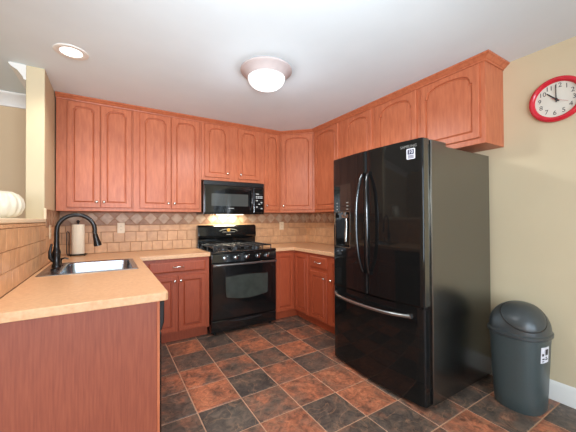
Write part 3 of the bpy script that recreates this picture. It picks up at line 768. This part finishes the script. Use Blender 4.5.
m.build('badge', 'print_grey', dr)
cpn = MB().box(-1.060, MR - .003, MF - .022, MF, 1.345, 1.672).build('control_panel', 'black', t, bevel=0.005)
MB().box(-1.035, -.935, MF - .0232, MF - .021, 1.600, 1.632).build('display', 'black_glass', cpn)
for r_, (z, n_) in enumerate(((1.585, 2), (1.553, 4), (1.535, 4), (1.500, 3), (1.478, 3), (1.456, 3), (1.420, 3), (1.400, 3))):
    for i in range(n_):
        w_ = .10 / n_; x = -1.035 + i * w_
        b = MB(); b.box(x + .004, x + w_ - .004, MF - .0236, MF - .0218, z - .006, z + .006)
        b.build('button', 'print_grey' if (r_ in (1, 2)) or (r_ + i) % 3 == 0 else 'black_satin', cpn)
MB().box(-1.46, -1.12, -0.17, -0.09, MZ0 - .004, MZ0 + .002).build('hood_lamp', 'hood_lens', t)

# ------------------------------------------------------------------ fridge
FY0, FY1 = -2.592, -1.692
FC, FHW = (FY0 + FY1) / 2, (FY1 - FY0) / 2
bow = lambda y: -0.878 - 0.034 * (1 - ((y - FC) / FHW) ** 2)
t = thing('refrigerator', 'large black french door refrigerator against the right wall', 'refrigerator', (-0.45, FC, 0))
MB().box(-0.812, -0.03, FY0 - .016, FY1, 0.024, 1.760).build('body', 'fridge_side', t, bevel=0.004)
MB().box(-0.80, -0.06, FY0 + .02, FY1 - .02, 0.012, 0.03).build('base_grille', 'black_satin', t)
for x in (-.78, -.10):
    for y in (FY0 + .06, FY1 - .06): MB().lathe([(0.022, 0), (0.022, .02)], (x, y, 0), 'z', 12).build('foot', 'black_satin', t)
for y0, y1 in ((FY0 - .010, FY0 + .10), (FY1 - .10, FY1 - .004)):
    MB().box(-.805, -.625, y0, y1, 1.758, 1.790).build('hinge_cover', 'fridge_side', t, bevel=0.005)
def bowed(name, y0, y1, z0, z1, hole=None):
    ys = sorted(set([y0 + (y1 - y0) * i / 14 for i in range(15)] + ([hole[0], hole[1]] if hole else [])))
    zs = sorted(set([z0, z1] + ([hole[2], hole[3]] if hole else [])))
    m = MB(); r = .012; xb = -.815
    fx = lambda y: bow(y) + (max(0, r - (y - y0)) ** 2 + max(0, r - (y1 - y)) ** 2) / r * .9
    ys = sorted(set(ys + [y0 + r * .5, y0 + r, y1 - r, y1 - r * .5]))
    idx = {}
    def V(x, y, z):
        m.v.append((x, y, z)); return len(m.v) - 1
    for i, y in enumerate(ys):
        for j, z in enumerate(zs):
            idx[i, j] = V(fx(y), y, z)
    for i in range(len(ys) - 1):
        for j in range(len(zs) - 1):
            if hole and ys[i] >= hole[0] - 1e-6 and ys[i + 1] <= hole[1] + 1e-6 and zs[j] >= hole[2] - 1e-6 and zs[j + 1] <= hole[3] + 1e-6: continue
            m.f.append((idx[i, j], idx[i + 1, j], idx[i + 1, j + 1], idx[i, j + 1]))
    for z in (z0, z1):
        m.add([(fx(y), y, z) for y in ys] + [(xb, y1, z), (xb, y0, z)], [tuple(range(len(ys) + 2))])
    for y in (y0, y1): m.add([(fx(y), y, z) for z in zs] + [(xb, y, z1), (xb, y, z0)], [tuple(range(len(zs) + 2))])
    m.add([(xb, y0, z0), (xb, y1, z0), (xb, y1, z1), (xb, y0, z1)], [(0, 1, 2, 3)])
    if hole:
        a, b, c, d = hole; xd = -.832
        hy = [y for y in ys if a - 1e-6 <= y <= b + 1e-6]
        for z in (c, d): m.add([(fx(y), y, z) for y in hy] + [(xd, b, z), (xd, a, z)], [tuple(range(len(hy) + 2))])
        for y in (a, b): m.add([(fx(y), y, c), (fx(y), y, d), (xd, y, d), (xd, y, c)], [(0, 1, 2, 3)])
        m.add([(xd, a, c), (xd, b, c), (xd, b, d), (xd, a, d)], [(0, 1, 2, 3)])
    o = m.build(name, 'fridge_door', t, smooth=25); weld(o, sharp=25)
    return o
SEAM = -2.128
HOLE = (-1.930, -1.735, 1.020, 1.318)
dl_ = bowed('left_door', SEAM + .003, FY1, .677, 1.795, HOLE)
dr_ = bowed('right_door', FY0, SEAM - .003, .677, 1.795)
dz_ = bowed('freezer_drawer', FY0, FY1, .024, .664)
for par, z0, z1, y in ((dr_, .679, 1.793, FY0),):
    MB().box(-.872, -.816, y - .0035, y + .001, z0, z1).build('edge_panel', 'fridge_edge', par, bevel=0.003)
MB().box(-.880, -.815, FY0 + .004, FY1 - .004, .665, .6765).build('door_gasket', 'handle_black', t)
# dispenser in the left door
pm = MB(); n_ = 8; lo = []
for (yy0, yy1, zz0, zz1) in ((-1.950, -1.712, 1.325, 1.560),):
    ysn = [yy0 + (yy1 - yy0) * i / n_ for i in range(n_ + 1)]
    pm.loops([[(bow(y) - .0015, y, zz0) for y in ysn] + [(bow(y) + .003, y, zz0) for y in reversed(ysn)], [(bow(y) - .0015, y, zz1) for y in ysn] + [(bow(y) + .003, y, zz1) for y in reversed(ysn)]])
dp = pm.build('dispenser_panel', 'black_glass', dl_)
for z in (1.345, 1.372, 1.400):
    for y in (-1.762, -1.905):
        MB().add([(bow(y) - .0024, y - p[0], z + p[1]) for p in ((-.012, -.004), (.012, -.004), (.012, .004), (-.012, .004))], [(0, 1, 2, 3)]).build('dispenser_icon', 'print_dim', dl_)
m = MB(); ysn = [HOLE[0] - .01 + (HOLE[1] - HOLE[0] + .02) * i / 8 for i in range(9)]
for z0, z1 in ((HOLE[3], HOLE[3] + .008), (HOLE[2] - .008, HOLE[2])):
    m.loops([[(bow(y) - .003, y, z0) for y in ysn] + [(bow(y) + .003, y, z0) for y in reversed(ysn)], [(bow(y) - .003, y, z1) for y in ysn] + [(bow(y) + .003, y, z1) for y in reversed(ysn)]])
for y0, y1 in ((HOLE[0] - .010, HOLE[0]), (HOLE[1], HOLE[1] + .010)): m.box(bow(y0) - .003, bow(y0) + .004, y0, y1, HOLE[2] - .008, HOLE[3] + .008)
m.build('dispenser_frame', 'fridge_edge', dl_)
m = MB(); m.tube([(-.862, -1.832, 1.318), (-.862, -1.832, 1.285)], [0.022, 0.016], 14); m.box(-.866, -.848, -1.872, -1.79, 1.270, 1.300); m.build('dispenser_spout', 'handle_sheen', dl_, smooth=40)
MB().tube([(-.850, -1.832, 1.268), (-.848, -1.834, 1.20), (-.858, -1.838, 1.13), (-.862, -1.838, 1.06)], [0.010, 0.012, 0.016, 0.014], 10).build('dispenser_paddle', 'handle_sheen', dl_, smooth=60)
m = MB()
for i in range(9): m.box(-.900, -.834, -1.922 + i * .0215, -1.912 + i * .0215, 1.0201, 1.026)
m.build('drip_tray', 'handle_black', dl_)
# handles
def bar(parent, y, s):
    pts = []
    for i in range(21):
        q = -1 + i / 10
        pts.append((bow(y) - .012 - .046 * (1 - q ** 4), y + s * .026 * (1 - q * q), 1.228 + .382 * q))
    m = MB(); m.tube(pts, [.010 + .005 * (1 - (abs(-1 + i / 10)) ** 3) for i in range(21)], 12)
    for q in (-1, 1): m.box(bow(y) - .018, bow(y) + .002, y - .012, y + .012, 1.228 + .382 * q - .016, 1.228 + .382 * q + .016)
    return m.build('handle', 'handle_black', parent, smooth=50)
bar(dl_, SEAM + .030, 1); bar(dr_, SEAM - .030, -1)
pts = []
for i in range(25):
    q = -1 + i / 12; y = FC + .022 + .378 * q
    pts.append((bow(y) - .014 - .040 * (1 - q ** 6), y, .602 - .010 * (1 - q * q)))
m = MB(); m.tube(pts, .013, 12)
for q in (-1, 1):
    y = FC + .022 + .378 * q; m.box(bow(y) - .022, bow(y) + .004, y - .014, y + .014, .588, .616)
m.build('handle', 'handle_sheen', dz_, smooth=50)
# lettering and sticker on the right door
fplace = lambda yc, zc, e: (lambda u, v: (bow(yc - u) - e, yc - u, zc + v))
text_mb('SAMSUNG', 0.026, fplace(-2.493, 1.752, .0012)).build('lettering', 'print_dim', dr_)
st = MB(); sy, sz = -2.510, 1.700
q = rrect(-.030, .030, -.036, .036, .007)
stv = lambda e: [(bow(sy - p[0]) - e, sy - p[0], sz + p[1]) for p in q]
st = st.loops([stv(.0004), stv(.0013)]).build('sticker', 'sticker', dr_)
ink = MB(); pl = fplace(sy, sz, .0018)
qq = rrect(-.023, .023, -.004, .030, .004)
ink.loops([[pl(*p) for p in qq]], cap0=False)
for v0, v1 in ((-.014, -.009), (-.022, -.017), (-.030, -.025)):
    ink.add([pl(u, v) for u, v in ((-.022, v0), (.022, v0), (.022, v1), (-.022, v1))], [(0, 1, 2, 3)])
o = ink.build('sticker_print', 'ink_blue', dr_)
text_mb('10', 0.034, fplace(sy, sz + .013, .0024)).build('sticker_number', 'sticker', dr_)

# ------------------------------------------------------------------ swing-top bin
BX, BY = -0.240, -2.872
t = thing('trash_can', 'dark grey swing-top bin on the tiles between the fridge and the wall', 'trash can', (BX, BY, 0))
def se(a, b, z, cx=BX, cy=BY, e=2.5, n=48):
    out = []
    for i in range(n):
        u = 2 * PI * i / n; c, s = math.cos(u), math.sin(u)
        out.append((cx + a * math.copysign(abs(c) ** (2 / e), c), cy + b * math.copysign(abs(s) ** (2 / e), s), z))
    return out
MB().loops([se(.138, .130, .000), se(.144, .136, .008), se(.148, .142, .10), se(.162, .160, .465), se(.163, .161, .489)]).build('bucket', 'bin', t, smooth=40)
lidz = .512
lid = MB().loops([se(.168, .166, .482), se(.174, .172, .486), se(.174, .172, .504), se(.166, .164, .511)] + [se(.166 * math.cos(a) ** .9, .164 * math.cos(a) ** .9, lidz + .175 * math.sin(a)) for a in [PI / 2 * i / 11 for i in range(1, 11)]] + [se(.02, .02, lidz + .1745)], cap0=True).build('lid', 'bin_lid', t, smooth=40)
# swing flap: a patch of the dome facing the room
def dome(az, el, k=1.0):
    c, s = math.cos(az), math.sin(az)
    e = 2.5; rr = (abs(c / .166) ** e + abs(s / .164) ** e) ** (-1 / e)
    ce = math.cos(el) ** .9
    return (BX + rr * c * ce * k, BY + rr * s * ce * k, lidz + .175 * math.sin(el) * k)
axn = Vector((-.50, -.40, .78)).normalized(); s1 = axn.cross(Vector((0, 0, 1))).normalized(); s2 = s1.cross(axn)
def onflap(rho, th, k):
    d_ = axn * math.cos(rho) + (s1 * math.cos(th) * 1.12 + s2 * math.sin(th)) * math.sin(rho)
    d_.normalize(); return dome(math.atan2(d_.y, d_.x), math.asin(max(-1, min(1, d_.z))), k)
RHO = math.radians(41)
n = 40
lp = [[onflap(max(RHO * f, .004), 2 * PI * i / n, k) for i in range(n)] for f, k in ((1.0, .995), (1.0, 1.016), (.97, 1.022), (.8, 1.024), (.6, 1.026), (.4, 1.027), (.2, 1.028), (.0, 1.028))]
MB().loops(lp, cap0=False).build('swing_flap', 'bin_lid', t, smooth=40)
MB().tube([onflap(RHO * 1.035, 2 * PI * i / n, 1.004) for i in range(n)], .0035, 8, closed=True).build('flap_gap', 'dark_slot', t, smooth=60)
# sticker on the bucket
def bk(u, z, e):
    s = (z - .10) / .355; a, b = .148 + .014 * s + e, .142 + .018 * s + e
    c, q = math.cos(u), math.sin(u); ex_ = 2.5
    return (BX + a * math.copysign(abs(c) ** (2 / ex_), c), BY + b * math.copysign(abs(q) ** (2 / ex_), q), z)
U0, U1 = math.radians(243), math.radians(268)
m = MB().loops([[bk(U0 + (U1 - U0) * i / 8, .345, e) for i in range(9)] + [bk(U1 - (U1 - U0) * i / 8, .445, e) for i in range(9)] for e in (.0005, .0016)])
stk = m.build('label_sticker', 'sticker', t)
m = MB()
def rect(a, b, z0, z1):
    us = [U0 + (U1 - U0) * (a + (b - a) * i / 4) for i in range(5)]
    m.loops([[bk(u, z0, .0019) for u in us] + [bk(u, z1, .0019) for u in reversed(us)]], cap0=False)
rect(.55, .90, .393, .430); rect(.12, .35, .390, .405); rect(.15, .45, .367, .375); rect(.55, .88, .363, .371); rect(.12, .42, .353, .358); rect(.60, .75, .375, .383)
m.build('label_print', 'print_black', stk)

# ------------------------------------------------------------------ clock
t = thing('wall_clock', 'round red rimmed wall clock with white dial on the cream right wall', 'clock', (0, -3.022, 2.075), RP)
MB().lathe([(.151, 0), (.154, -.012), (.150, -.026), (.139, -.034), (.127, -.032), (.120, -.022), (.118, -.012)], (0, 0, 0), 'y', 64, cap1=False).build('rim', 'red', t, local=True, smooth=50)
MB().lathe([(.122, -.002), (.122, -.012)], (0, 0, 0), 'y', 48).build('dial', 'clock_face', t, local=True)
for h in range(1, 13):
    a = h * PI / 6 + math.radians(6)
    cx, cz = .092 * math.sin(a), .092 * math.cos(a)
    text_mb(str(h), 0.043, lambda u, v, cx=cx, cz=cz: (cx + u, -.0126, cz + v)).build('numeral', 'print_black', t, local=True)
def hand(name, ang, L, w, y, mt, tail=.02):
    a = math.radians(ang); s, c = math.sin(a), math.cos(a)
    q = [(-w, -tail), (w, -tail), (w * .7, L), (-w * .7, L)]
    MB().prism([(p[0] * c + p[1] * s, -p[0] * s + p[1] * c) for p in q], 'y', y, y - .0015).build(name, mt, t, local=True)
hand('hour_hand', -43, .072, .0050, -.0145, 'print_black'); hand('minute_hand', -1, .100, .0030, -.0170, 'print_black'); hand('second_hand', 117, .070, .0010, -.0192, 'print_red', .03)
MB().lathe([(.008, -.012), (.008, -.022), (.004, -.0235)], (0, 0, 0), 'y', 16).build('hub', 'print_black', t, local=True, smooth=40)

# ------------------------------------------------------------------ lights
LX, LY = -1.555, -1.680
t = thing('ceiling_light', 'round flush ceiling light with frosted glass bowl and pinkish metal pan', 'ceiling light', (LX, LY, H))
MB().lathe([(.198, H), (.206, H - .006), (.206, H - .016), (.198, H - .024), (.185, H - .030), (.165, H - .052), (.150, H - .066), (.150, H - .072), (.140, H - .072)], (LX, LY, 0), 'z', 56, cap1=False).build('pan', 'pewter', t, smooth=40)
MB().lathe([(.149, H - .068), (.147, H - .085), (.136, H - .110), (.110, H - .132), (.070, H - .146), (.030, H - .151), (.004, H - .152)], (LX, LY, 0), 'z', 56, cap0=False).build('glass_bowl', 'glass_lamp', t, smooth=60)
def recessed(label, x, y):
    t = thing('recessed_light', label, 'ceiling light', (x, y, H))
    MB().lathe([(.104, H), (.102, H - .005), (.094, H - .008), (.068, H - .004), (.066, H)], (x, y, 0), 'z', 40, cap0=False, cap1=False).build('trim_ring', 'white', t, smooth=40)
    MB().lathe([(.067, H - .001), (.050, H - .004), (.02, H - .005)], (x, y, 0), 'z', 40, cap0=False).build('lens', 'lamp_hot', t, smooth=60)
recessed('small round recessed ceiling light above the sink', -2.862, -1.185)
recessed('unseen round recessed ceiling light placed to brighten the right cabinets', -2.60, -2.45)
# unseen pendant added for the fill light behind the camera
t = thing('fill_pendant', 'unseen white glass pendant added as fill behind the viewer', 'pendant lamp', (-2.0, -4.75, H))
MB().tube([(-2.0, -4.75, H), (-2.0, -4.75, 2.02)], .006, 8).build('cord', 'black_satin', t)
MB().lathe([(.03, 2.03), (.05, 2.02), (.09, 1.98), (.15, 1.92), (.18, 1.88), (.175, 1.88), (.145, 1.915), (.085, 1.972), (.03, 2.0)], (-2.0, -4.75, 0), 'z', 36).build('shade', 'vase', t, smooth=50)

# ------------------------------------------------------------------ ribbed white ornament on the ledge
VX, VY, VZ = -3.262, -1.10, 1.274
t = thing('ribbed_vase', 'squat white ribbed ceramic ornament on the half wall ledge', 'ornament', (VX, VY, VZ))
L = []
for r, z in ((.055, 0), (.085, .006), (.120, .035), (.136, .075), (.137, .100), (.128, .135), (.104, .165), (.070, .183), (.045, .186), (.036, .180), (.030, .172), (.004, .168)):
    L.append([(VX + r * (1 + .025 * math.cos(18 * a)) * math.cos(a), VY + r * .8 * (1 + .025 * math.cos(18 * a)) * math.sin(a), VZ + z) for a in [2 * PI * i / 144 for i in range(144)]])
MB().loops(L).build('body', 'vase', t, smooth=50)
